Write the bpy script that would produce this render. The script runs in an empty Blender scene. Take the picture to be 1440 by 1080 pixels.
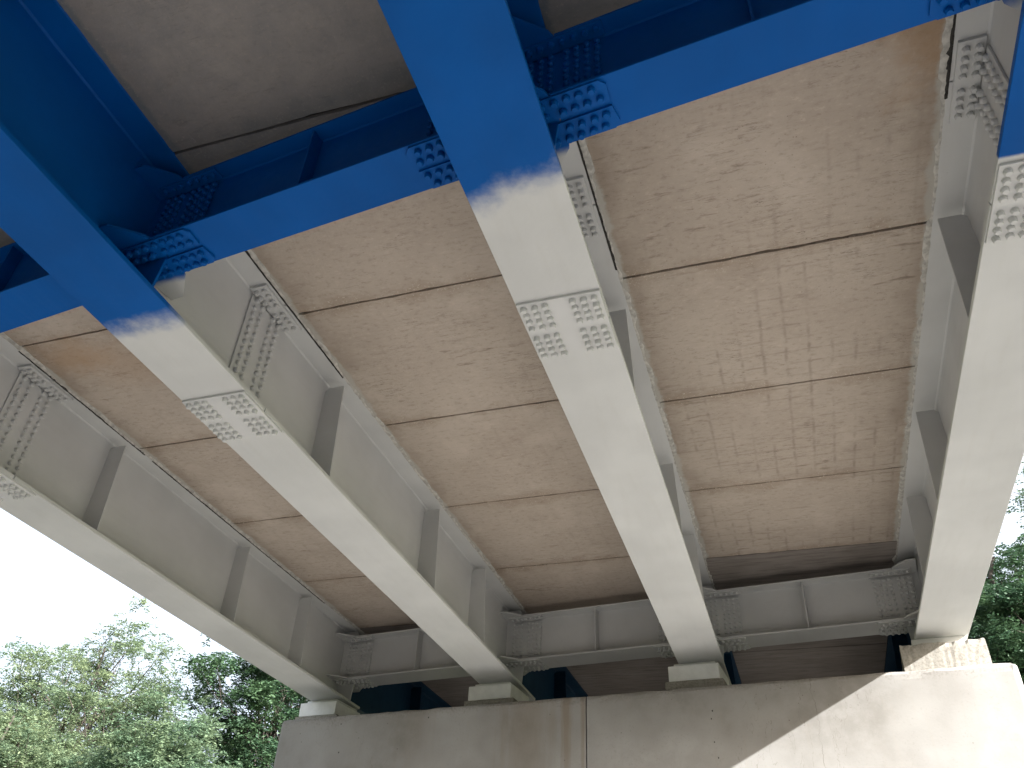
import bpy, bmesh, math, random
import numpy as np
from mathutils import Matrix, Vector

random.seed(7)
rng = np.random.default_rng(11)
scene = bpy.context.scene
COL = scene.collection

# ------------------------------------------------------------------ camera, sky, sun, exposure
CAM_Z = 1.6
cam_data = bpy.data.cameras.new('camera')
cam = bpy.data.objects.new('camera', cam_data)
COL.objects.link(cam)
RT = Vector((0.95237, 0.30173, 0.04415))
UP = Vector((0.14875, -0.58606, 0.79650))
FW = Vector((-0.26620, 0.75199, 0.60303))
cam.matrix_world = Matrix(((RT.x, UP.x, -FW.x, 0.0), (RT.y, UP.y, -FW.y, 0.0),
                           (RT.z, UP.z, -FW.z, CAM_Z), (0, 0, 0, 1)))
cam_data.sensor_fit = 'HORIZONTAL'
cam_data.sensor_width = 36.0
cam_data.lens = 29.3
cam_data.clip_start = 0.05
cam_data.clip_end = 2000.0
scene.camera = cam

SUN = Vector((1.0, -0.43, 0.505)).normalized()          # towards the sun
sun_el = math.asin(SUN.z)
sun_az = math.atan2(SUN.x, SUN.y)
world = bpy.data.worlds.new('World')
scene.world = world
world.use_nodes = True
wn = world.node_tree
for n in list(wn.nodes):
    wn.nodes.remove(n)
sky = wn.nodes.new('ShaderNodeTexSky')
sky.sky_type = 'NISHITA'
sky.sun_disc = False
sky.sun_elevation = sun_el
sky.sun_rotation = sun_az
sky.air_density = 0.8
sky.dust_density = 9.0
sky.ozone_density = 1.0
bg = wn.nodes.new('ShaderNodeBackground')
bg.inputs['Strength'].default_value = 0.15
wo = wn.nodes.new('ShaderNodeOutputWorld')
# thin bright cloud veil over the whole sky
tcw = wn.nodes.new('ShaderNodeTexCoord')
cn = wn.nodes.new('ShaderNodeTexNoise')
cn.inputs['Scale'].default_value = 2.2
cn.inputs['Detail'].default_value = 5.0
wn.links.new(tcw.outputs['Generated'], cn.inputs['Vector'])
cr = wn.nodes.new('ShaderNodeMapRange')
cr.inputs[1].default_value, cr.inputs[2].default_value = 0.30, 0.70
cr.inputs[3].default_value, cr.inputs[4].default_value = 0.50, 0.85
wn.links.new(cn.outputs['Fac'], cr.inputs[0])
cm = wn.nodes.new('ShaderNodeMix')
cm.data_type = 'RGBA'
wn.links.new(cr.outputs[0], cm.inputs[0])
wn.links.new(sky.outputs[0], cm.inputs[6])
cm.inputs[7].default_value = (1.85, 1.95, 2.05, 1.0)
wn.links.new(cm.outputs[2], bg.inputs[0])
wn.links.new(bg.outputs[0], wo.inputs[0])

sl = bpy.data.lights.new('sun', 'SUN')
sl.energy = 4.2
sl.angle = math.radians(0.5)
sl.color = (1.0, 0.98, 0.965)
so = bpy.data.objects.new('sun', sl)
COL.objects.link(so)
so.rotation_euler = SUN.to_track_quat('Z', 'Y').to_euler()
so.location = (30, -25, 30)

vs = scene.view_settings
vs.view_transform = 'Standard'
vs.look = 'None'
vs.gamma = 1.0
vs.exposure = 2.38
vs.use_curve_mapping = False
scene.cycles.max_bounces = 5
scene.cycles.diffuse_bounces = 4
scene.cycles.glossy_bounces = 2
scene.cycles.transmission_bounces = 3
scene.cycles.sample_clamp_indirect = 6.0
scene.cycles.use_adaptive_sampling = True
scene.cycles.adaptive_threshold = 0.02
scene.cycles.use_denoising = True

# ------------------------------------------------------------------ node helpers
class NT:
    def __init__(self, name):
        self.m = bpy.data.materials.new(name)
        self.m.use_nodes = True
        self.t = self.m.node_tree
        self.b = self.t.nodes['Principled BSDF']
        self._pos = None

    def n(self, typ, ins=None, **kw):
        nd = self.t.nodes.new(typ)
        for k, v in kw.items():
            setattr(nd, k, v)
        for k, v in (ins or {}).items():
            self.set(nd.inputs[k], v)
        return nd

    def set(self, sock, v):
        if isinstance(v, bpy.types.NodeSocket):
            self.t.links.new(v, sock)
        elif isinstance(v, (tuple, list)) and len(v) == 3 and sock.type == 'RGBA':
            sock.default_value = (*v, 1.0)
        else:
            sock.default_value = v

    def pos(self):
        if self._pos is None:
            g = self.n('ShaderNodeNewGeometry')
            s = self.n('ShaderNodeSeparateXYZ', {0: g.outputs['Position']})
            self._pos = (g.outputs['Position'], s.outputs[0], s.outputs[1], s.outputs[2])
        return self._pos

    def math(self, op, a, b=0.0, c=0.0, clamp=False):
        nd = self.n('ShaderNodeMath', {0: a, 1: b, 2: c}, operation=op)
        nd.use_clamp = clamp
        return nd.outputs[0]

    def noise(self, vec, scale, detail=4.0, rough=0.55, dist=0.0):
        nd = self.n('ShaderNodeTexNoise', {'Vector': vec, 'Scale': scale, 'Detail': detail,
                                           'Roughness': rough, 'Distortion': dist})
        return nd.outputs['Fac']

    def scaled(self, vec, s):
        return self.n('ShaderNodeVectorMath', {0: vec, 1: s}, operation='MULTIPLY').outputs[0]

    def ramp(self, x, lo, hi, a=0.0, b=1.0, smooth=True):
        nd = self.n('ShaderNodeMapRange', {0: x, 1: lo, 2: hi, 3: a, 4: b})
        nd.interpolation_type = 'SMOOTHSTEP' if smooth else 'LINEAR'
        nd.clamp = True
        return nd.outputs[0]

    def mix(self, f, a, b, mode='MIX'):
        nd = self.t.nodes.new('ShaderNodeMix')
        nd.data_type = 'RGBA'
        nd.blend_type = mode
        self.set(nd.inputs[0], f)
        self.set(nd.inputs[6], a)
        self.set(nd.inputs[7], b)
        return nd.outputs[2]

    def bump(self, h, strength, dist):
        nd = self.n('ShaderNodeBump', {'Height': h, 'Strength': strength, 'Distance': dist})
        self.set(self.b.inputs['Normal'], nd.outputs[0])

    def out(self, color=None, rough=None, spec=None):
        if color is not None:
            self.set(self.b.inputs['Base Color'], color)
        if rough is not None:
            self.set(self.b.inputs['Roughness'], rough)
        if spec is not None:
            self.set(self.b.inputs['Specular IOR Level'], spec)
        return self.m


WHITE = (0.575, 0.585, 0.575)
BLUE = (0.0003, 0.080, 0.32)


def paint_mat(name, yb=None, soft=0.05, amp=0.10, blue=False, xg=0.0, slope=0.0):
    """Steel paint: blue coat sprayed over grey-white primer up to the line y = yb."""
    t = NT(name)
    P, x, y, z = t.pos()
    big = t.noise(P, 1.3, 3.0)
    fine = t.noise(P, 38.0, 3.0)
    brush = t.noise(t.scaled(P, (9.0, 1.1, 9.0)), 2.0, 4.0)
    w = t.mix(t.ramp(big, 0.3, 0.7), tuple(c * 0.93 for c in WHITE), tuple(min(1, c * 1.05) for c in WHITE))
    w = t.mix(t.ramp(brush, 0.48, 0.80, 0.0, 0.09), w, (0.42, 0.40, 0.35))
    speck = t.noise(P, 95.0, 2.0, 0.7)
    w = t.mix(t.ramp(speck, 0.72, 0.78, 0.0, 0.30), w, (0.20, 0.18, 0.15))
    bl = t.mix(t.ramp(big, 0.3, 0.7), tuple(c * 0.90 for c in BLUE), tuple(c * 1.12 for c in BLUE))
    bl = t.mix(t.ramp(fine, 0.62, 0.8, 0.0, 0.18), bl, (0.01, 0.12, 0.36))
    if blue:
        col = bl
    elif yb is None:
        col = w
    else:
        yy = t.math('SUBTRACT', y, yb)
        yy = t.math('SUBTRACT', yy, t.math('MULTIPLY', t.math('SUBTRACT', x, xg), slope))
        wob = t.noise(P, 5.0, 3.0, 0.5, 0.2)
        yy = t.math('ADD', yy, t.math('MULTIPLY', t.math('SUBTRACT', wob, 0.5), amp * 3))
        sp = t.noise(P, 30.0, 3.0, 0.7)
        yy = t.math('ADD', yy, t.math('MULTIPLY', t.math('SUBTRACT', sp, 0.5), soft * 0.6))
        f = t.ramp(yy, -soft, soft)
        col = t.mix(f, bl, w)
    rough = t.ramp(brush, 0.2, 0.8, 0.42, 0.58)
    t.bump(t.noise(P, 30.0, 1.0), 0.10, 0.008)
    return t.out(col, rough, 0.11)


M_WHITE = paint_mat('primer_paint')
M_BLUE = paint_mat('blue_paint', blue=True)
M_GUSSET = paint_mat('gusset_paint', 2.405, 0.035, 0.025, xg=-0.867, slope=-0.112)


def old_blue():
    t = NT('weathered_dark_blue_paint')
    P = t.pos()[0]
    n = t.noise(P, 3.0, 4.0, 0.65)
    return t.out(t.mix(t.ramp(n, 0.3, 0.7), (0.006, 0.035, 0.075), (0.012, 0.055, 0.105)), 0.6, 0.2)


M_OLDBLUE = old_blue()


def concrete_mat(name, base, dark, light, slab=False, pier=False, boards=False):
    t = NT(name)
    P, x, y, z = t.pos()
    big = t.noise(P, 0.9, 3.0, 0.6)
    mid = t.noise(P, 5.0, 5.0, 0.7)
    fine = t.noise(P, 48.0, 2.0, 0.7)
    col = t.mix(t.ramp(big, 0.28, 0.72), dark, light)
    col = t.mix(t.ramp(mid, 0.30, 0.72, 0.0, 0.7), col, base)
    h = t.noise(P, 26.0, 2.0, 0.75)
    if slab:
        # board marks and damp streaks across the panel
        st = t.noise(t.scaled(P, (1.6, 8.0, 1.0)), 2.4, 6.0, 0.72, 0.2)
        col = t.mix(t.ramp(st, 0.54, 0.80, 0.0, 0.34), col, (0.21, 0.165, 0.125))
        st2 = t.noise(t.scaled(P, (0.8, 9.0, 1.0)), 2.3, 4.0, 0.6, 0.3)
        crack = t.ramp(t.math('ABSOLUTE', t.math('SUBTRACT', st2, 0.5)), 0.0, 0.009, 1.0, 0.0)
        msk = t.ramp(t.noise(P, 1.9, 3.0), 0.52, 0.66)
        col = t.mix(t.math('MULTIPLY', t.math('MULTIPLY', crack, msk), 0.8), col, (0.11, 0.085, 0.06))
        # grid of the reinforcement showing through
        wv = t.math('MULTIPLY', t.math('SUBTRACT', mid, 0.5), 0.035)
        gx = t.math('PINGPONG', t.math('ADD', x, wv), 0.080)
        gy = t.math('PINGPONG', t.math('ADD', y, wv), 0.074)
        lx = t.ramp(gx, 0.0, 0.020, 1.0, 0.0)
        ly = t.ramp(gy, 0.0, 0.015, 1.0, 0.0)
        g = t.math('MAXIMUM', lx, ly)
        gm = t.ramp(t.noise(P, 1.3, 1.0), 0.38, 0.60)
        gm2 = t.ramp(t.noise(P, 9.0, 2.0), 0.32, 0.68)
        reg = t.math('MULTIPLY', t.ramp(x, -1.8, 0.2, 0.25, 1.0), t.ramp(y, 2.6, 5.0, 0.25, 1.0))
        gm = t.math('MULTIPLY', t.math('MULTIPLY', gm, gm2), reg)
        col = t.mix(t.math('MULTIPLY', t.math('MULTIPLY', g, gm), 0.46), col, (0.19, 0.15, 0.115))
        mott = t.noise(t.scaled(P, (1.0, 1.8, 1.0)), 17.0, 3.0, 0.75)
        col = t.mix(t.ramp(mott, 0.52, 0.74, 0.0, 0.46), col, (0.24, 0.195, 0.15))
        col = t.mix(t.ramp(mott, 0.46, 0.25, 0.0, 0.5), col, (0.56, 0.48, 0.40))
        # pits
        pit = t.n('ShaderNodeTexVoronoi', {'Vector': P, 'Scale': 26.0, 'Randomness': 1.0}).outputs['Distance']
        pm = t.ramp(t.noise(P, 3.3, 2.0), 0.50, 0.62)
        pv = t.math('MULTIPLY', t.ramp(pit, 0.06, 0.12, 1.0, 0.0), pm)
        col = t.mix(t.math('MULTIPLY', pv, 0.6), col, (0.12, 0.09, 0.065))
        # dirt along the flanges, leaching and white flecks along the joints
        gen = t.n('ShaderNodeTexCoord').outputs['Generated']
        gsep = t.n('ShaderNodeSeparateXYZ', {0: gen})
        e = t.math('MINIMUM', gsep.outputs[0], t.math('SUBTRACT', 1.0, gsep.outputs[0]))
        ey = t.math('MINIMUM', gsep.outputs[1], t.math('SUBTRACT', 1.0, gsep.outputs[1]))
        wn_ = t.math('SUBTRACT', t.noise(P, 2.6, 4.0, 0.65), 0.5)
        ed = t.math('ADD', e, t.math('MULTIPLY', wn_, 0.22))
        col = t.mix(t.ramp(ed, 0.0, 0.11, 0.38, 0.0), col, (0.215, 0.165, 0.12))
        jd = t.math('ADD', ey, t.math('MULTIPLY', wn_, 0.34))
        jn = t.ramp(jd, -0.02, 0.09, 1.0, 0.0)
        col = t.mix(t.math('MULTIPLY', jn, 0.40), col, (0.25, 0.185, 0.125))
        fl = t.ramp(t.noise(P, 62.0, 2.0, 0.8), 0.60, 0.68)
        col = t.mix(t.math('MULTIPLY', t.math('MULTIPLY', fl, jn), 0.75), col, (0.66, 0.60, 0.51))
        pale = t.ramp(t.noise(P, 1.7, 3.0, 0.6), 0.54, 0.70)
        col = t.mix(t.math('MULTIPLY', pale, 0.28), col, (0.60, 0.53, 0.455))
        dk = t.math('MULTIPLY', t.ramp(st, 0.56, 0.66), t.ramp(t.noise(P, 1.05, 2.0), 0.50, 0.64))
        col = t.mix(t.math('MULTIPLY', dk, 0.55), col, (0.185, 0.145, 0.11))
        # rust bleeding out of the joints
        for (sx, sy, rx, ry, k) in ((-4.95, 3.74, 0.42, 0.32, 0.45), (1.16, 2.50, 0.42, 0.8, 0.55), (-4.6, 3.9, 0.6, 0.4, 0.28)):
            dx = t.math('DIVIDE', t.math('SUBTRACT', x, sx), rx)
            dy = t.math('DIVIDE', t.math('SUBTRACT', y, sy), ry)
            d = t.math('SQRT', t.math('ADD', t.math('MULTIPLY', dx, dx), t.math('MULTIPLY', dy, dy)))
            d = t.math('ADD', d, t.math('MULTIPLY', t.math('SUBTRACT', mid, 0.5), 1.1))
            col = t.mix(t.ramp(d, 0.15, 1.0, k, 0.0), col, (0.38, 0.235, 0.12))
        # paint overspray along the flanges (panel edges), blue dust in the already painted bay
        e = t.math('ADD', e, t.math('MULTIPLY', t.math('SUBTRACT', t.noise(P, 6.0, 5.0, 0.65), 0.5), 0.055))
        near = t.math('ADD', y, t.math('MULTIPLY', x, 0.115))
        isblue = t.ramp(near, 2.0, 2.25, 1.0, 0.0)
        dust = t.mix(isblue, (0.46, 0.45, 0.41), (0.035, 0.085, 0.12))
        col = t.mix(t.ramp(e, 0.010, 0.028, 0.85, 0.0), col, dust)
        col = t.mix(t.math('MULTIPLY', isblue, t.ramp(mid, 0.2, 0.8, 0.55, 0.85)), col, (0.195, 0.198, 0.20))
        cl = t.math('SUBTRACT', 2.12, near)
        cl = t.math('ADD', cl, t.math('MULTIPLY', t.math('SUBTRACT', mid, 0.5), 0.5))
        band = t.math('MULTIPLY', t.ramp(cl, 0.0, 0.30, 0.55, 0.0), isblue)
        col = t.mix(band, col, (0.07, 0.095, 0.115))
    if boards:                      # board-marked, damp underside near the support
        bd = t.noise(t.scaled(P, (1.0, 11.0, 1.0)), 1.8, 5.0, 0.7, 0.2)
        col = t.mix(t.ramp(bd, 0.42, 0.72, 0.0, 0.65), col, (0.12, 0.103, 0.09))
    if pier:
        v = t.noise(t.scaled(P, (7.0, 7.0, 0.5)), 2.2, 6.0, 0.7)
        col = t.mix(t.ramp(v, 0.52, 0.80, 0.0, 0.22), col, (0.30, 0.27, 0.225))
        for (sx, wdt, k) in ((-2.20, 0.08, 0.50), (-2.62, 0.40, 0.28), (-2.03, 0.03, 0.45), (-3.9, 0.35, 0.14)):
            d = t.math('ABSOLUTE', t.math('SUBTRACT', x, sx))
            d = t.math('ADD', t.math('DIVIDE', d, wdt), t.math('MULTIPLY', t.math('SUBTRACT', v, 0.5), 2.2))
            fade = t.ramp(z, 2.6, 4.1, 0.35, 1.0)
            col = t.mix(t.math('MULTIPLY', t.ramp(d, 0.1, 1.0, k, 0.0), fade), col, (0.20, 0.145, 0.09))
        # hairline cracks
        cv = t.noise(t.scaled(P, (1.6, 1.0, 0.5)), 1.5, 5.0, 0.6)
        crack = t.ramp(t.math('ABSOLUTE', t.math('SUBTRACT', cv, 0.5)), 0.0, 0.0022, 1.0, 0.0)
        cm = t.ramp(t.noise(P, 0.8, 2.0), 0.50, 0.60)
        col = t.mix(t.math('MULTIPLY', t.math('MULTIPLY', crack, cm), 0.55), col, (0.12, 0.10, 0.08))
        cxw = t.math('ADD', 0.17, t.math('MULTIPLY', t.math('SUBTRACT', t.noise(t.scaled(P, (0.0, 0.0, 1.0)), 3.5, 5.0, 0.7), 0.5), 0.16))
        ck = t.ramp(t.math('ABSOLUTE', t.math('SUBTRACT', x, cxw)), 0.0, 0.0045, 1.0, 0.0)
        col = t.mix(t.math('MULTIPLY', ck, t.ramp(mid, 0.35, 0.6, 0.1, 0.65)), col, (0.10, 0.085, 0.07))
        # dark spotting under the top edge
        top = t.math('ADD', z, t.math('MULTIPLY', t.math('SUBTRACT', mid, 0.5), 0.35))
        col = t.mix(t.math('MULTIPLY', t.ramp(top, 4.08, 4.22, 0.0, 0.5), t.ramp(fine, 0.4, 0.7)), col, (0.15, 0.13, 0.11))
        pit = t.n('ShaderNodeTexVoronoi', {'Vector': P, 'Scale': 9.0}).outputs['Distance']
        pv = t.math('MULTIPLY', t.ramp(pit, 0.035, 0.07, 1.0, 0.0), t.ramp(t.noise(P, 2.0, 2.0), 0.5, 0.6))
        col = t.mix(t.math('MULTIPLY', pv, 0.7), col, (0.10, 0.085, 0.07))
    col = t.mix(t.ramp(fine, 0.55, 0.8, 0.0, 0.35), col, dark)
    t.bump(h, 0.07 if pier else 0.30, 0.010)
    return t.out(col, 0.9, 0.2)


M_SLAB = concrete_mat('slab_concrete', (0.45, 0.388, 0.325), (0.40, 0.342, 0.285), (0.49, 0.43, 0.365), slab=True)
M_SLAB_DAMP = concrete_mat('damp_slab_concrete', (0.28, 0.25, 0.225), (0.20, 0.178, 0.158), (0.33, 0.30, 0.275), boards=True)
M_PIER = concrete_mat('pier_concrete', (0.305, 0.298, 0.282), (0.215, 0.207, 0.19), (0.375, 0.372, 0.362), pier=True)
M_TOPPING = concrete_mat('deck_concrete', (0.07, 0.062, 0.055), (0.05, 0.045, 0.04), (0.09, 0.08, 0.07))
M_EDGE = concrete_mat('kerb_concrete', (0.42, 0.40, 0.36), (0.35, 0.33, 0.3), (0.48, 0.46, 0.42))
M_PED = concrete_mat('pedestal_concrete', (0.36, 0.345, 0.31), (0.27, 0.255, 0.225), (0.42, 0.41, 0.375), pier=True)


def plain_mat(name, c, rough=0.8, var=0.15, sc=20.0):
    t = NT(name)
    P = t.pos()[0]
    n = t.noise(P, sc, 4.0)
    col = t.mix(t.ramp(n, 0.3, 0.7), tuple(v * (1 - var) for v in c), tuple(min(1, v * (1 + var)) for v in c))
    t.bump(n, 0.2, 0.01)
    return t.out(col, rough, 0.3)


M_SEAL_DARK = plain_mat('bitumen_seal', (0.035, 0.033, 0.03), 0.85, 0.4, 30)
M_SEAL_LIGHT = plain_mat('grey_sealant', (0.46, 0.45, 0.41), 0.8, 0.25, 25)
M_BEARING = plain_mat('bearing_paint', (0.86, 0.86, 0.85), 0.55, 0.06, 8)
M_RUBBER = plain_mat('bearing_rubber', (0.03, 0.03, 0.032), 0.8, 0.2, 15)
M_BARK = plain_mat('bark', (0.06, 0.052, 0.045), 0.95, 0.35, 12)


def ground_mat():
    t = NT('ground_soil')
    P, x, y, z = t.pos()
    n1 = t.noise(P, 0.5, 5.0)
    n2 = t.noise(P, 14.0, 5.0, 0.7)
    gravel = t.mix(t.ramp(n2, 0.3, 0.7), (0.155, 0.150, 0.147), (0.222, 0.215, 0.210))
    bounce_ground = t.mix(t.ramp(n2, 0.3, 0.7), (0.235, 0.228, 0.22), (0.32, 0.31, 0.298))   # unseen pale strip added before the pier to bounce light upward
    gravel = t.mix(t.ramp(t.math('ADD', y, n1), 4.6, 5.6), gravel, bounce_ground)
    grass = t.mix(t.ramp(n2, 0.3, 0.7), (0.09, 0.12, 0.035), (0.17, 0.19, 0.06))
    d = t.math('ADD', t.math('ABSOLUTE', t.math('ADD', x, 1.0)), t.math('MULTIPLY', n1, 5.0))
    f = t.ramp(d, 14.0, 17.0)
    dark_ground = t.mix(n2, (0.062, 0.062, 0.064), (0.115, 0.112, 0.112))  # unseen ground behind the camera, kept dark to weaken light from that side
    gravel = t.mix(t.ramp(t.math('ADD', y, n1), -1.2, -0.2, 1.0, 0.0), gravel, dark_ground)
    gravel = t.mix(t.ramp(t.math('ADD', y, n1), 10.2, 10.8), gravel, t.mix(n2, (0.06, 0.056, 0.052), (0.11, 0.104, 0.096)))
    t.bump(n2, 0.5, 0.03)
    return t.out(t.mix(f, gravel, grass), 0.95, 0.1)


def leaf_mat(name, c1, c2, trans=0.4):
    t = NT(name)
    P = t.pos()[0]
    n = t.noise(P, 1.1, 3.0)
    n2 = t.noise(P, 17.0, 2.0)
    col = t.mix(t.ramp(n, 0.35, 0.65), c1, c2)
    col = t.mix(t.ramp(n2, 0.6, 0.75, 0.0, 0.5), col, tuple(min(1, v * 1.5) for v in c2))
    t.out(col, 0.55, 0.3)
    tr = t.n('ShaderNodeBsdfTranslucent', {'Color': col})
    mx = t.n('ShaderNodeMixShader', {0: trans, 1: t.b.outputs[0], 2: tr.outputs[0]})
    o = [n for n in t.t.nodes if n.type == 'OUTPUT_MATERIAL'][0]
    t.t.links.new(mx.outputs[0], o.inputs[0])
    return t.m


# ------------------------------------------------------------------ object helpers
def tag(o, label=None, cat=None, group=None, kind=None):
    if label: o['label'] = label
    if cat: o['category'] = cat
    if group: o['group'] = group
    if kind: o['kind'] = kind
    return o


def thing(name, loc=(0, 0, 0), rz=0.0):
    o = bpy.data.objects.new(name, None)
    o.empty_display_size = 0.2
    o.location = loc
    o.rotation_euler = (0, 0, rz)
    COL.objects.link(o)
    return o


def obj(name, mesh, parent=None, loc=(0, 0, 0)):
    o = bpy.data.objects.new(name, mesh)
    o.location = loc
    COL.objects.link(o)
    if parent is not None:
        o.parent = parent
    return o


def mesh_from(name, verts, faces, mat, smooth=False):
    me = bpy.data.meshes.new(name)
    me.from_pydata([tuple(v) for v in verts], [], faces)
    me.materials.append(mat)
    me.validate()
    bm = bmesh.new(); bm.from_mesh(me)
    bmesh.ops.recalc_face_normals(bm, faces=bm.faces)
    bm.to_mesh(me); bm.free()
    if smooth:
        me.polygons.foreach_set('use_smooth', [True] * len(me.polygons))
    return me


def box_mesh(name, x0, x1, y0, y1, z0, z1, mat, bevel=0.0):
    bm = bmesh.new()
    vs_ = [bm.verts.new(p) for p in ((x0, y0, z0), (x1, y0, z0), (x1, y1, z0), (x0, y1, z0),
                                     (x0, y0, z1), (x1, y0, z1), (x1, y1, z1), (x0, y1, z1))]
    for f in ((3, 2, 1, 0), (4, 5, 6, 7), (0, 1, 5, 4), (1, 2, 6, 5), (2, 3, 7, 6), (3, 0, 4, 7)):
        bm.faces.new([vs_[i] for i in f])
    if bevel:
        bmesh.ops.bevel(bm, geom=list(bm.edges), offset=bevel, segments=1, affect='EDGES', clamp_overlap=True)
    me = bpy.data.meshes.new(name)
    bm.to_mesh(me); bm.free()
    me.materials.append(mat)
    return me


def box(name, x0, x1, y0, y1, z0, z1, mat, parent=None, bevel=0.002):
    return obj(name, box_mesh(name, x0, x1, y0, y1, z0, z1, mat, bevel), parent)


def prism_mesh(name, poly, axis, a, b, mat):
    """poly: 2-D outline; axis 'z' -> (x,y), 'y' -> (x,z), 'x' -> (y,z); extruded from a to b."""
    def p3(p, t):
        return {'z': (p[0], p[1], t), 'y': (p[0], t, p[1]), 'x': (t, p[0], p[1])}[axis]
    n = len(poly)
    v = [p3(p, a) for p in poly] + [p3(p, b) for p in poly]
    f = [list(range(n))[::-1], list(range(n, 2 * n))] + [[i, (i + 1) % n, n + (i + 1) % n, n + i] for i in range(n)]
    return mesh_from(name, v, f, mat)


def prism(name, poly, axis, a, b, mat, parent=None):
    return obj(name, prism_mesh(name, poly, axis, a, b, mat), parent)


def bolt_verts(r=0.0185, h=0.025, n=10):
    rings = [(r, 0.0), (r, h * 0.62), (r * 0.72, h), ]
    v, f = [], []
    for (rr, zz) in rings:
        for i in range(n):
            a = 2 * math.pi * i / n
            v.append((rr * math.cos(a), rr * math.sin(a), zz))
    for k in range(len(rings) - 1):
        for i in range(n):
            f.append([k * n + i, k * n + (i + 1) % n, (k + 1) * n + (i + 1) % n, (k + 1) * n + i])
    f.append([(len(rings) - 1) * n + i for i in range(n)])
    return v, f


_bolts = {}


def bolt_mesh(mat):
    if mat.name not in _bolts:
        v, f = bolt_verts()
        _bolts[mat.name] = mesh_from('bolt', v, f, mat)
    return _bolts[mat.name]


DIRS = {'-z': (math.pi, 0, 0), '+x': (0, math.pi / 2, 0), '-x': (0, -math.pi / 2, 0), '-y': (math.pi / 2, 0, 0), '+y': (-math.pi / 2, 0, 0)}


def bolts(parent, pts, d, mat):
    me = bolt_mesh(mat)
    for p in pts:
        o = obj('bolt', me, parent, (p[0] + random.uniform(-.0015, .0015), p[1] + random.uniform(-.0015, .0015), p[2]))
        o.rotation_euler = DIRS[d]
        o.scale = (random.uniform(0.94, 1.06), random.uniform(0.94, 1.06), random.uniform(0.8, 1.2))


def bolt_field(parent, pts, d, mat):
    """Bolts that are too small in view to pick apart: one mesh."""
    v0, f0 = bolt_verts(0.017, 0.020, 8)
    from mathutils import Euler
    Rm = Euler(DIRS[d]).to_matrix()
    v0 = [Rm @ Vector(v) for v in v0]
    V, F = [], []
    for p in pts:
        b = len(V)
        V += [(v.x + p[0], v.y + p[1], v.z + p[2]) for v in v0]
        F += [[b + i for i in f] for f in f0]
    o = obj('bolts', mesh_from('bolts', V, F, mat), parent)
    o['kind'] = 'stuff'
    return o


# ------------------------------------------------------------------ ground
gm = ground_mat()


def ground_z(x, y):
    r = math.hypot(x, y)
    z = 0.0 if r < 14 else min(1, (r - 14) / 30) * 0.25 * math.sin(x * 0.21) * math.cos(y * 0.17)
    up = max(0.0, min(1.0, (-3.2 - y) / 6.5))            # unseen embankment added behind the camera to cut light from there
    return z + 4.2 * up * up * (3 - 2 * up)


N = 110
gv, gf = [], []
for j in range(N + 1):
    for i in range(N + 1):
        x = (i / N * 2 - 1); y = (j / N * 2 - 1)
        x = math.copysign(abs(x) ** 3.0, x) * 800; y = math.copysign(abs(y) ** 3.0, y) * 800
        gv.append((x, y, ground_z(x, y)))
for j in range(N):
    for i in range(N):
        a = j * (N + 1) + i
        gf.append([a, a + 1, a + N + 2, a + N + 1])
tag(obj('ground', mesh_from('ground', gv, gf, gm, True)), kind='structure')

# ------------------------------------------------------------------ girders
ZB = CAM_Z + 3.0                 # underside of the bottom flanges
GX = [-5.496, -3.175, -0.867, 1.402]
HB, HT = 0.230, 0.178            # half widths of bottom and top flange
Y0, YEND, YFAR = -11.0, 9.78, 26.0
SKEW = -0.137


def at_skew(y_ref, x):           # lines parallel to the pier: y_ref is measured on the third girder
    return y_ref + SKEW * (x + 0.867)


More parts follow.
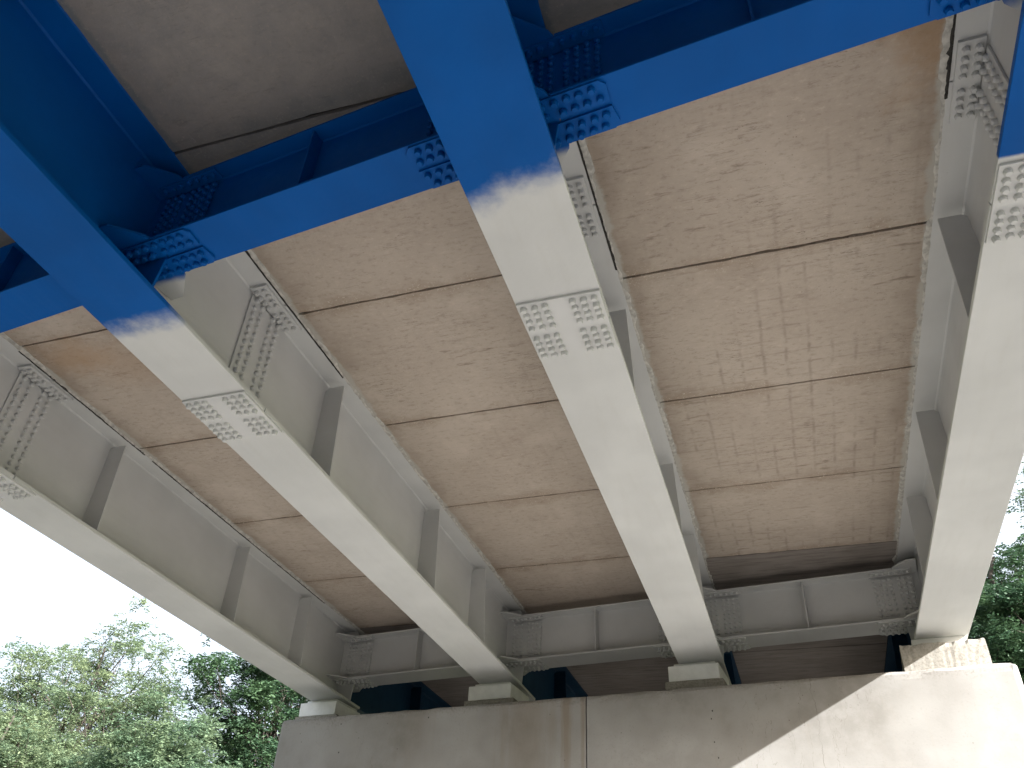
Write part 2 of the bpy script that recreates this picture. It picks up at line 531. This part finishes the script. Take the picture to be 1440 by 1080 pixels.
FLANGE_PAINT = [2.95, 2.71, 2.33, 2.735]
WEB_PAINT = [2.80, 2.60, 2.45, 1.98]
G_LABEL = ['leftmost steel girder, white with bolted web splice, open sky beyond it',
           'second steel girder from the left, blue paint fading to white before its bolted splice',
           'third girder from the left, middle of the picture, blue at the top then white',
           'rightmost steel girder with broad white underside, beside the green trees']
RTH = 0.016                      # splice plate thickness
for gi, xg in enumerate(GX):
    g = thing('steel_girder', (xg, 0, ZB))
    tag(g, G_LABEL[gi], 'girder', 'steel girders under the deck')
    soft = 0.012 if gi == 3 else 0.10
    amp = 0.006 if gi == 3 else 0.075
    mf = paint_mat('girder_flange_paint', FLANGE_PAINT[gi], soft, amp, xg=xg, slope=0.0 if gi != 2 else -0.22)
    mw = paint_mat('girder_web_paint', WEB_PAINT[gi], 0.05, 0.03)
    ys = at_skew(3.075, xg)
    ymid = ys + 0.235
    segs = ((Y0, ymid - 0.004, mf, mw), (ymid + 0.004, YEND, mf, mw), (YEND + 0.01, YFAR, M_OLDBLUE, M_OLDBLUE))
    for (a, b, m1, m2) in segs:
        box('bottom_flange', -HB, HB, a, b, 0.0, 0.030, m1, g)
        box('web', -0.008, 0.008, a, b, 0.030, 0.930, m2, g, 0.0)
        box('top_flange', -HT, HT, a, b, 0.930, 0.952, m2, g)
        for s in (-1, 1):        # fillet welds
            w = 0.011
            prism('weld_seam', [(s * 0.0081, 0.9295), (s * (0.008 + w), 0.9295), (s * 0.0081, 0.9295 - w)], 'y', a, b, m2, g)
            prism('weld_seam', [(s * 0.0081, 0.0305), (s * (0.008 + w), 0.0305), (s * 0.0081, 0.0305 + w)], 'y', a, b, m2, g)
    # splice plates
    sp = box('bottom_splice_plate', -HB + 0.004, HB - 0.004, ys, ys + 0.47, -RTH, -0.0005, mf, g)
    cols = [-0.190, -0.132, -0.075, 0.075, 0.132, 0.190]
    rows = [0.035, 0.087, 0.139, 0.191, 0.279, 0.331, 0.383, 0.435]
    bolts(sp, [(c, ys + r, -RTH) for c in cols for r in rows], '-z', mf)
    for s in (-1, 1):
        tp = box('top_splice_plate', min(s * 0.022, s * 0.150), max(s * 0.022, s * 0.150), ys, ys + 0.49, 0.930 - 0.022, 0.9295, mw, g)
        bolts(tp, [(s * c, ys + r + 0.01, 0.908) for c in (0.055, 0.115) for r in rows], '-z', mw)
        wp = box('web_splice_plate', min(s * 0.0085, s * 0.022), max(s * 0.0085, s * 0.022), ys + 0.045, ys + 0.425, 0.050, 0.900, mw, g)
        zs = [0.085 + 0.0605 * k for k in range(14)]
        bolts(wp, [(s * 0.022, ys + 0.045 + c, z) for c in (0.050, 0.125, 0.255, 0.330) for z in zs], '+x' if s > 0 else '-x', mw)
    # web stiffeners
    ysts = [at_skew(v, xg) for v in (-3.9, -1.85, 0.20, 4.235, 6.285, 7.66, 11.1, 12.9, 15.0)]
    for y in ysts:
        for s in (-1, 1):
            x1 = s * 0.0085
            m = M_OLDBLUE if y > YEND else mw
            prism('stiffener', [(x1, 0.0505), (x1 + s * 0.02, 0.031), (s * 0.205, 0.031), (s * 0.165, 0.885), (x1 + s * 0.03, 0.885), (x1, 0.86)],
                  'y', y - 0.008, y + 0.008, m, g)
    # plates that carry the cross beams
    for yb_, m in ((2.245, M_BLUE), (9.03, M_WHITE)):
        for s in (-1, 1):
            if (gi == 0 and s < 0) or (gi == 3 and s > 0):
                continue
            y = yb_ - 0.112 * (xg + 0.867)
            x1 = s * 0.0085
            prism('connection_plate', [(x1, 0.031), (s * 0.215, 0.031), (s * 0.235, 0.25), (s * 0.235, 0.80), (s * 0.165, 0.925), (x1, 0.925)],
                  'y', y - 0.008 + s * -0.020, y + 0.008 + s * -0.020, m, g)

# ------------------------------------------------------------------ cross beams
TH = math.atan(-0.112)


def cross_beam(i, y_ref, hw_b, hw_t, mat, label, near):
    xa, xb = GX[i], GX[i + 1]
    ya = y_ref - 0.112 * (xa + 0.867)
    L = (xb - xa) / math.cos(TH)
    t = thing('cross_beam', (xa, ya, ZB + 0.25), TH)
    tag(t, label, 'beam', 'blue cross beams' if near else 'white end cross beams')
    D = 0.555
    e = 0.245
    box('bottom_flange', e + 0.004, L - e - 0.004, -hw_b, hw_b, 0.0, 0.016, mat, t)
    box('top_flange', e + 0.004, L - e - 0.004, -hw_t, hw_t, D - 0.016, D, mat, t)
    box('web', 0.12, L - 0.12, -0.006, 0.006, 0.0165, D - 0.0165, mat, t, 0.0)
    for s in (-1, 1):
        xm = L / 2
        box('stiffener', xm - 0.006, xm + 0.006, min(s * 0.0065, s * (hw_t - 0.012)), max(s * 0.0065, s * (hw_t - 0.012)), 0.017, D - 0.017, mat, t, 0.0015)
        prism('weld_seam', [(s * 0.0061, D - 0.0165), (s * 0.015, D - 0.0165), (s * 0.0061, D - 0.026)], 'x', e, L - e, mat, t)
    for end in (0, 1):
        def X(u):
            return u if end == 0 else L - u
        for zz, hw in ((0.0, hw_b), (D - 0.016, hw_t)):
            poly = [(X(0.012), -hw - 0.16), (X(0.10), -hw - 0.16), (X(e - 0.015), -hw - 0.03), (X(e), -hw + 0.01), (X(e), hw - 0.01),
                    (X(e - 0.015), hw + 0.03), (X(0.10), hw + 0.16), (X(0.012), hw + 0.16)]
            prism('gusset', poly, 'z', zz, zz + 0.016, M_GUSSET if (near and zz == 0.0) else mat, t)
        # flange splice plates below the bottom flange (two strips) and below the top flange
        for s in (-1, 1):
            y0_, y1_ = s * 0.012, s * (hw_b - 0.006)
            cx = 0.028
            poly = [(X(e - 0.20), y0_), (X(e + 0.245), y0_), (X(e + 0.255), y1_ - s * 0.03), (X(e + 0.255 - cx), y1_), (X(e - 0.20), y1_)]
            pl = prism('flange_splice_plate', poly, 'z', -0.014, -0.0005, mat, t)
            wd = abs(y1_ - y0_)
            pts = []
            for r_, fr in enumerate((0.27, 0.75)):
                for k in range(4):
                    pts.append((X(e + 0.035 + k * 0.058 - (0.022 if r_ else 0.0)), s * (0.012 + wd * fr), -0.014))
                for k in range(3):
                    pts.append((X(e - 0.165 + k * 0.058), s * (0.012 + wd * fr), -0.014))
            if near:
                bolts(pl, pts, '-z', mat)
            else:
                bolt_field(pl, pts, '-z', mat)
            yt0, yt1 = s * 0.018, s * (hw_t - 0.004)
            pl = box('flange_splice_plate', min(X(e - 0.17), X(e + 0.24)), max(X(e - 0.17), X(e + 0.24)), min(yt0, yt1), max(yt0, yt1),
                     D - 0.030, D - 0.0165, mat, t)
            bolt_field(pl, [(X(e - 0.14 + k * 0.058), (yt0 + yt1) / 2 + s * 0.01, D - 0.030) for k in range(7)], '-z', mat)
            pl = box('web_splice_plate', min(X(0.07), X(0.445)), max(X(0.07), X(0.445)), min(s * 0.0065, s * 0.018), max(s * 0.0065, s * 0.018),
                     0.035, D - 0.045, mat, t)
            bolt_field(pl, [(X(0.10 + k * 0.052 + (0.03 if k > 2 else 0)), s * 0.018, 0.065 + q * 0.0525) for k in range(7) for q in range(9)], '-y' if s < 0 else '+y', mat)
    return t


BAY = ['between the two left girders', 'between the second and third girders', 'between the third and rightmost girders']
for i in range(3):
    cross_beam(i, 2.235, 0.135, 0.100, M_BLUE, 'blue cross beam near the camera, ' + BAY[i], True)
for i in range(3):
    cross_beam(i, 9.03, 0.178, 0.140, M_WHITE, 'white cross beam above the concrete pier, ' + BAY[i], False)
for i in range(3):
    t = cross_beam(i, 16.0, 0.135, 0.10, M_OLDBLUE, 'dark blue cross beam beyond the concrete pier, ' + BAY[i], False)
    t['group'] = 'far blue cross beams'

# ------------------------------------------------------------------ deck
deck = thing('bridge_deck', (0, 0, ZB + 0.94))
tag(deck, 'tan concrete deck of precast slab panels resting on the steel girders', 'bridge deck')


def jitter_panel(x0, x1, y0, y1, damp):
    """Slab panel with slightly ragged long edges at the joints."""
    n = 34
    def edge(y, sgn):
        pts, d = [], 0.0
        for k in range(n + 1):
            d = d * 0.6 + random.gauss(0, 0.0016)
            chip = random.random()
            e = abs(d) + (random.uniform(0.002, 0.008) if chip > 0.95 else 0.0)
            pts.append((x0 + (x1 - x0) * k / n, y + sgn * e))
        return pts
    poly = edge(y0, 1) + edge(y1, -1)[::-1]
    m = len(poly)
    cx, cy = (x0 + x1) / 2, (y0 + y1) / 2
    v = [(p[0] - cx, p[1] - cy, 0.002) for p in poly]
    inner = []
    for k, p in enumerate(poly):                # small arris
        yy = p[1] + (0.0015 if k <= n else -0.0015)
        inner.append((p[0] - cx, yy - cy, 0.0))
    v += inner
    v += [(p[0] - cx, p[1] - cy, 0.15) for p in poly]
    f = [list(range(m, 2 * m))[::-1], list(range(2 * m, 3 * m))]
    for i in range(m):
        j = (i + 1) % m
        f.append([i, j, m + j, m + i])
        f.append([i, 2 * m + i, 2 * m + j, j])
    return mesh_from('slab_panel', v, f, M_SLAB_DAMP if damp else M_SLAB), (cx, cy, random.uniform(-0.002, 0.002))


bays = [(GX[0] + HT + 0.006, GX[1] - HT - 0.006, 3.525, 1.487), (GX[1] + HT + 0.006, GX[2] - HT - 0.006, 3.745, 1.459),
        (GX[2] + HT + 0.006, GX[3] - HT - 0.006, 3.985, 1.452)]
for (x0, x1, yj, sp) in bays:
    for k in range(-4, 9):
        a, b = yj + k * sp, yj + (k + 1) * sp
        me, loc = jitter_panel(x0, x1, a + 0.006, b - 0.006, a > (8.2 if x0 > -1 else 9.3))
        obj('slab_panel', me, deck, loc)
        box('joint_filler', x0 + 0.002, x1 - 0.002, b - 0.0045, b + 0.0045, 0.022, 0.150, M_SEAL_DARK, deck, 0.0)
    a = yj - 4 * sp
    box('slab_panel', x0, x1, Y0, a - 0.006, 0.0, 0.15, M_SLAB, deck)
    b = yj + 9 * sp
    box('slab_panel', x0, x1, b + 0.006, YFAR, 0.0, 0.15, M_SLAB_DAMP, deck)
box('deck_topping', -6.30, 2.08, Y0, YFAR, 0.154, 0.32, M_TOPPING, deck)
for xa, xb in ((-6.28, GX[0] - HT - 0.006), (GX[3] + HT + 0.006, 2.06)):
    box('overhang_slab', xa, xb, Y0, YFAR, 0.02, 0.152, M_EDGE, deck)
for xa, xb in ((-6.34, -6.10), (1.88, 2.12)):
    box('edge_kerb', xa, xb, Y0, YFAR, 0.322, 0.62, M_EDGE, deck, 0.01)


def seam(x, s, y0, y1, mat, wmin, wmax, z=-0.013, step=0.035):
    """Ragged bead of sealant or paint skin in the gap between top flange and slab."""
    v, f = [], []
    n = int((y1 - y0) / step)
    w = (wmin + wmax) / 2
    for k in range(n + 1):
        w = min(wmax, max(wmin, w + random.gauss(0, (wmax - wmin) * 0.33)))
        y = y0 + k * step
        zz = z + random.uniform(-0.002, 0.002)
        v += [(x - s * 0.010, y, zz + 0.006), (x + s * w * 0.5, y, zz), (x + s * w, y, 0.0035)]
        if k:
            a = 3 * (k - 1)
            f += [[a, a + 1, a + 4, a + 3], [a + 1, a + 2, a + 5, a + 4]]
    return obj('sealant_seam', mesh_from('sealant_seam', v, f, mat, True), deck)


for gi, xg in enumerate(GX):
    yy = at_skew(2.30, xg)
    for s in (-1, 1):
        if (gi == 0 and s < 0) or (gi == 3 and s > 0):
            continue
        seam(xg + s * HT, s, yy, YEND, M_SEAL_LIGHT, 0.010, 0.045)
        seam(xg + s * HT, s, -2.0, yy, M_BLUE, 0.004, 0.011)
# dark bitumen squeezed out where the seal is broken
for gi, s, ya, yb_, wa, wb in ((0, 1, 3.55, 5.1, 0.001, 0.009), (0, 1, 5.2, 8.6, 0.0005, 0.005), (1, 1, 2.9, 3.95, 0.001, 0.009), (1, 1, 3.9, 4.5, 0.001, 0.006),
                               (2, 1, 2.75, 3.9, 0.001, 0.009), (3, -1, 2.25, 3.10, -0.004, 0.010), (3, -1, 2.68, 2.92, -0.006, 0.034)):
    seam(GX[gi] + s * HT, s, ya, yb_, M_SEAL_DARK, wa, wb, z=-0.019, step=0.018)

# ------------------------------------------------------------------ pier
PZ = CAM_Z + 2.60
PA = Vector((-5.68, 8.71, 0.0)); PB = Vector((1.86, 8.05, 0.0))
pang = math.atan2(PB.y - PA.y, PB.x - PA.x)
PL = (PB - PA).length
pier = thing('concrete_pier', (PA.x, PA.y, 0.0), pang)
tag(pier, 'weathered concrete pier with brown stains carrying the girders, its right corner in sun', 'pier')


def pier_block(x0, x1, round0, round1):
    r = 0.05
    out = []
    D_ = 1.45
    def arc(cx, cy, a0, a1):
        return [(cx + r * math.cos(a0 + (a1 - a0) * k / 5), cy + r * math.sin(a0 + (a1 - a0) * k / 5)) for k in range(6)]
    out += arc(x0 + r, r, math.pi, 1.5 * math.pi) if round0 else [(x0, 0.0)]
    nn = int((x1 - x0) / 0.12)
    xs0, xs1 = (x0 + r if round0 else x0), (x1 - r if round1 else x1)
    out += [(xs0 + (xs1 - xs0) * k / nn, 0.0) for k in range(1, nn)]
    out += arc(x1 - r, r, 1.5 * math.pi, 2 * math.pi) if round1 else [(x1, 0.0)]
    out += [(x1, D_), (x0, D_)]
    levels = [0.0, 1.0, 2.0, 3.0, 3.6, 4.0, 4.12, PZ - 0.035, PZ - 0.012, PZ]
    inset = [0, 0, 0, 0, 0, 0, 0, 0.0, 0.010, 0.03]
    V, F = [], []
    cx, cy = (x0 + x1) / 2, D_ / 2
    m = len(out)
    for li, z in enumerate(levels):
        for (px, py) in out:
            ins = inset[li]
            if li >= 7:
                ins += abs(random.gauss(0, 0.004))
            qx = px + (ins if px < x0 + 0.08 and round0 else (-ins if px > x1 - 0.08 and round1 else 0.0))
            qy = py + (ins if py < 0.2 else -ins)
            jz = random.gauss(0, 0.003) if li >= 7 else 0
            V.append((qx, qy + (random.gauss(0, 0.0004) if py < 0.06 else 0.0), z + jz))
    for li in range(len(levels) - 1):
        for i in range(m):
            j = (i + 1) % m
            F.append([li * m + i, li * m + j, (li + 1) * m + j, (li + 1) * m + i])
    F.append([(len(levels) - 1) * m + i for i in range(m)])
    return obj('pier_wall', mesh_from('pier_wall', V, F, M_PIER), pier)


xj = 3.70
pier_block(0.0, xj - 0.006, True, False)
pier_block(xj + 0.006, PL, False, True)
box('joint_filler', xj - 0.0055, xj + 0.0055, 0.035, 1.4, 0.0, PZ - 0.03, M_SEAL_DARK, pier, 0.0)


for hx in (0.86, 1.92, 4.95):      # form-tie holes in vertical rows
    zz = PZ - 0.10
    while zz > 2.2:
        if random.random() < 0.45:
            rr = random.uniform(0.0035, 0.008)
            v = [(rr * math.cos(a_), -0.0016, rr * 1.3 * math.sin(a_)) for a_ in [k * math.pi / 4 for k in range(8)]]
            v += [(p_[0] * 0.8, 0.012, p_[2] * 0.8) for p_ in v]
            f_ = [[k, (k + 1) % 8, 8 + (k + 1) % 8, 8 + k] for k in range(8)] + [list(range(8))]
            obj('tie_hole', mesh_from('tie_hole', v, f_, M_SEAL_DARK), pier, (hx + random.gauss(0, 0.012), 0.0, zz))
        zz -= random.uniform(0.07, 0.22)


def ragged_block(name, w, d, h, mat, rag, parent, loc, seg=9):
    """Cast pedestal with worn, chipped upper edges."""
    V, F = [], []
    ring = [(-w / 2 + w * k / seg, -d / 2) for k in range(seg + 1)] + [(w / 2, -d / 2 + d * k / 5) for k in range(1, 6)] + \
           [(w / 2 - w * k / seg, d / 2) for k in range(1, seg + 1)] + [(-w / 2, d / 2 - d * k / 5) for k in range(1, 5)]
    m = len(ring)
    lev = [0.0, h * 0.6, h * 0.82, h * 0.95, h]
    chip = [0.0]
    for _ in range(m - 1):
        chip.append(max(0.0, 0.75 * chip[-1] + random.gauss(0, 0.6)))
    for li, z in enumerate(lev):
        amp_ = (0.0, 0.08, 0.25, 0.8, 1.3)[li]
        for q, (x, y) in enumerate(ring):
            ins = rag * amp_ * (0.5 + chip[q]) + random.gauss(0, 0.0012)
            nx, ny = x / (w / 2), y / (d / 2)
            V.append((x - math.copysign(ins, nx) * (abs(nx) > 0.98), y - math.copysign(ins, ny) * (abs(ny) > 0.98), z - (rag * 0.8 * chip[q] if li >= 3 else 0)))
    for li in range(len(lev) - 1):
        for i in range(m):
            j = (i + 1) % m
            F.append([li * m + i, li * m + j, (li + 1) * m + j, (li + 1) * m + i])
    F.append([4 * m + i for i in range(m)])
    return obj(name, mesh_from(name, V, F, mat), parent, loc)


BL = ['white bearing block under the leftmost girder, beside the trees', 'white bearing block under the second girder from the left',
      'white bearing block under the third girder from the left', 'bearing pad under the rightmost girder on a cracked sunlit pedestal']
inv = Matrix.Rotation(-pang, 4, 'Z') @ Matrix.Translation((-PA.x, -PA.y, 0.0))
for gi, xg in enumerate(GX):
    yf = 8.73 - 0.122 * (xg + 0.867)            # front of the bearing
    xc = xg - 0.05 if gi < 3 else xg - 0.01
    b = thing('bearing', (xc, yf + 0.27, ZB - 0.20 if gi < 3 else ZB - 0.10), pang)
    tag(b, BL[gi], 'bearing', 'bearings on the pier')
    if gi < 3:
        # block, rubber pad, sole plate
        box('block', -0.260, 0.260, -0.29, 0.27, 0.0, 0.158, M_BEARING, b, 0.004)
        box('rubber_pad', -0.19, 0.19, -0.22, 0.22, 0.159, 0.180, M_RUBBER, b, 0.004)
        box('sole_plate', -0.215, 0.215, -0.22, 0.26, 0.181, 0.1990, M_BEARING, b, 0.003)
        h = (ZB - 0.20) - PZ
        p = inv @ Vector((xc, yf + 0.27, 0))
        ragged_block('pedestal', 0.60, 0.60, h - 0.002, M_PED, 0.004, pier, (p.x, p.y, PZ))
    else:
        box('rubber_pad', -0.20, 0.20, -0.2, 0.24, 0.0, 0.045, M_RUBBER, b, 0.004)
        box('sole_plate', -0.235, 0.235, -0.24, 0.26, 0.046, 0.0990, M_BEARING, b, 0.003)
        h = (ZB - 0.10) - PZ
        p = inv @ Vector((xc, yf + 0.22, 0))
        ragged_block('pedestal', 0.72, 0.74, h - 0.002, M_PED, 0.007, pier, (p.x, p.y, PZ), 26)

# ------------------------------------------------------------------ trees
def tube(V, F, p0, p1, r0, r1, n=6):
    d = (p1 - p0)
    if d.length < 1e-5:
        return
    d.normalize()
    a = d.orthogonal().normalized(); b_ = d.cross(a)
    s = len(V)
    for (p, r) in ((p0, r0), (p1, r1)):
        for k in range(n):
            t = 2 * math.pi * k / n
            V.append(p + a * (r * math.cos(t)) + b_ * (r * math.sin(t)))
    for k in range(n):
        F.append([s + k, s + (k + 1) % n, s + n + (k + 1) % n, s + n + k])


def limb(V, F, p0, p1, r0, r1, seg=5, wob=0.12, n=6):
    pts = [p0.lerp(p1, k / seg) for k in range(seg + 1)]
    L_ = (p1 - p0).length
    for k in range(1, seg):
        pts[k] = pts[k] + Vector([random.gauss(0, wob * L_ / seg) for _ in range(3)])
    for k in range(seg):
        tube(V, F, pts[k], pts[k + 1], r0 + (r1 - r0) * k / seg, r0 + (r1 - r0) * (k + 1) / seg, n)
    return pts


def make_tree(name, label, cat_group, base, height, rx, rz_lo, mat, nbranch, per, leaf, flat=0.35, spread=0.46, seed=0, trunk_r=0.16, dens_in=0.5):
    """Trunk with limbs; feathery sprays of leaves hang on twigs at the limb ends."""
    random.seed(seed)
    r = np.random.default_rng(seed)
    t = thing(name, base)
    tag(t, label, 'tree', cat_group)
    V, F = [], []
    top = Vector((random.uniform(-.4, .4), random.uniform(-.4, .4), height * 0.93))
    tp = limb(V, F, Vector((0, 0, -0.1)), top, trunk_r, 0.03, 10, 0.25, 8)
    cz = (height + rz_lo) / 2; hz = (height - rz_lo) / 2
    sprays = []
    for k in range(nbranch):
        u = r.normal(size=3); u /= np.linalg.norm(u)
        rad = (dens_in + (1 - dens_in) * r.random()) ** 0.6
        lump = 0.78 + 0.30 * math.sin(u[0] * 4.1 + seed) * math.cos(u[1] * 3.7 + u[2] * 5.0 + seed * 1.7)
        p = Vector((u[0] * rx * rad * lump, u[1] * rx * rad * lump, cz + u[2] * hz * rad * (0.85 + 0.15 * lump)))
        idx = min(len(tp) - 1, max(2, int((p.z / height) * 10 - 2)))
        st = tp[idx]
        pts = limb(V, F, st, p, 0.035 + 0.02 * random.random(), 0.007, 5, 0.22, 5)
        sprays.append((p, 1.0))
        for _ in range(4):
            q = pts[random.choice((3, 4, 5))] + Vector((random.gauss(0, spread), random.gauss(0, spread), random.gauss(0.05, spread * 0.6)))
            limb(V, F, pts[random.choice((2, 3, 4))], q, 0.012, 0.004, 3, 0.2, 4)
            sprays.append((q, random.uniform(0.5, 1.0)))
    obj('trunk', mesh_from('trunk', V, F, M_BARK, True), t)
    # each spray: several compound leaves, leaflets on both sides of a drooping stalk
    cnt = np.array([max(3, int(per * sc)) for (_, sc) in sprays])
    O = np.repeat(np.array([tuple(p) for (p, _) in sprays]), cnt, axis=0)
    ns = len(O)
    O = O + r.normal(size=(ns, 3)) * np.array([spread, spread, spread * flat]) * 0.55
    az = r.random(ns) * 6.283
    dr = np.stack([np.cos(az), np.sin(az), r.normal(size=ns) * 0.35 - 0.12], 1)
    ln = leaf * r.uniform(2.8, 5.0, ns)
    side = np.cross(dr, [0, 0, 1.0]); side /= np.linalg.norm(side, axis=1)[:, None] + 1e-9
    k = 7
    tt = np.linspace(0.15, 1.0, k)
    sg = np.array([-1.0, 1.0])[None, :, None, None]
    shp = (ns, 2, k, 3)
    C = O[:, None, None, :] + (tt[None, None, :, None] * ln[:, None, None, None]) * dr[:, None, None, :]
    C = C + (tt * tt)[None, None, :, None] * ln[:, None, None, None] * np.array([0, 0, -0.35])
    C = C + side[:, None, None, :] * sg * leaf * 0.55 + r.normal(size=shp) * leaf * 0.25
    A = side[:, None, None, :] * sg * leaf * 0.55 + dr[:, None, None, :] * leaf * 0.25 + r.normal(size=shp) * leaf * 0.18
    B = np.cross(A, r.normal(size=shp) * 0.5 + np.array([0, 0, 1.0]))
    B *= (leaf * 0.27 / (np.linalg.norm(B, axis=-1) + 1e-9))[..., None]
    C = C.reshape(-1, 3); A = A.reshape(-1, 3); B = B.reshape(-1, 3)
    nq = len(C)
    vv = np.empty((nq, 4, 3), np.float32)
    vv[:, 0] = C - A; vv[:, 1] = C + B; vv[:, 2] = C + A; vv[:, 3] = C - B
    me = bpy.data.meshes.new('crown')
    me.vertices.add(nq * 4); me.loops.add(nq * 4); me.polygons.add(nq)
    me.vertices.foreach_set('co', vv.reshape(-1))
    me.loops.foreach_set('vertex_index', np.arange(nq * 4, dtype=np.int32))
    me.polygons.foreach_set('loop_start', np.arange(0, nq * 4, 4, dtype=np.int32))
    me.polygons.foreach_set('loop_total', np.full(nq, 4, dtype=np.int32))
    me.update(calc_edges=True)
    me.materials.append(mat)
    obj('crown', me, t)
    return nq


L_YEL = leaf_mat('locust_leaf', (0.13, 0.195, 0.12), (0.215, 0.27, 0.15), 0.5)
L_BLU = leaf_mat('bluish_leaf', (0.075, 0.14, 0.095), (0.12, 0.185, 0.11), 0.4)
L_DRK = leaf_mat('dark_leaf', (0.04, 0.085, 0.048), (0.07, 0.125, 0.06), 0.32)
L_MID = leaf_mat('green_leaf', (0.105, 0.175, 0.11), (0.165, 0.225, 0.13), 0.45)
LG = 'trees left of the bridge'
RG = 'trees right of the bridge'
tot = 0
# left of the bridge
tot += make_tree('locust_tree', 'tall feathery pale green locust, the highest tree left of the bridge', LG, (-20.0, 20.5, 0), 10.9, 3.6, 4.4, L_YEL, 80, 30, 0.07, seed=3)
tot += make_tree('locust_tree', 'bluish green tree at the left edge of the picture, thin crown', LG, (-25.4, 22.0, 0), 9.6, 2.6, 4.2, L_BLU, 54, 35, 0.07, seed=5)
tot += make_tree('broadleaf_tree', 'dark dense tree tucked against the leftmost girder and pier', LG, (-14.9, 23.0, 0), 12.4, 3.6, 3.0, L_DRK, 101, 43, 0.085, seed=8)
tot += make_tree('broadleaf_tree', 'low bushy green tree in front of the dark one, left of the pier', LG, (-13.9, 17.2, 0), 6.9, 2.1, 2.2, L_MID, 62, 38, 0.07, seed=12)
tot += make_tree('locust_tree', 'low yellow green tree at the bottom left, below the tall locust', LG, (-18.6, 16.8, 0), 7.4, 2.6, 2.4, L_YEL, 66, 38, 0.07, seed=15)
tot += make_tree('locust_tree', 'low green tree in the bottom left corner of the picture', LG, (-23.4, 18.2, 0), 7.7, 2.6, 2.8, L_MID, 62, 38, 0.07, seed=21)
# right of the bridge
tot += make_tree('broadleaf_tree', 'dark green tree right behind the rightmost girder and its bearing', RG, (4.9, 19.0, 0), 10.6, 2.6, 1.5, L_DRK, 109, 43, 0.07, seed=31)
tot += make_tree('broadleaf_tree', 'light green thin tree at the right edge, sky showing through its top', RG, (7.2, 21.5, 0), 14.6, 3.0, 6.5, L_MID, 66, 31, 0.07, seed=34)
tot += make_tree('broadleaf_tree', 'low tree beside the sunlit right corner of the pier', RG, (4.4, 14.5, 0), 6.2, 1.6, 1.0, L_DRK, 62, 40, 0.07, seed=37)
print('leaf quads', tot)
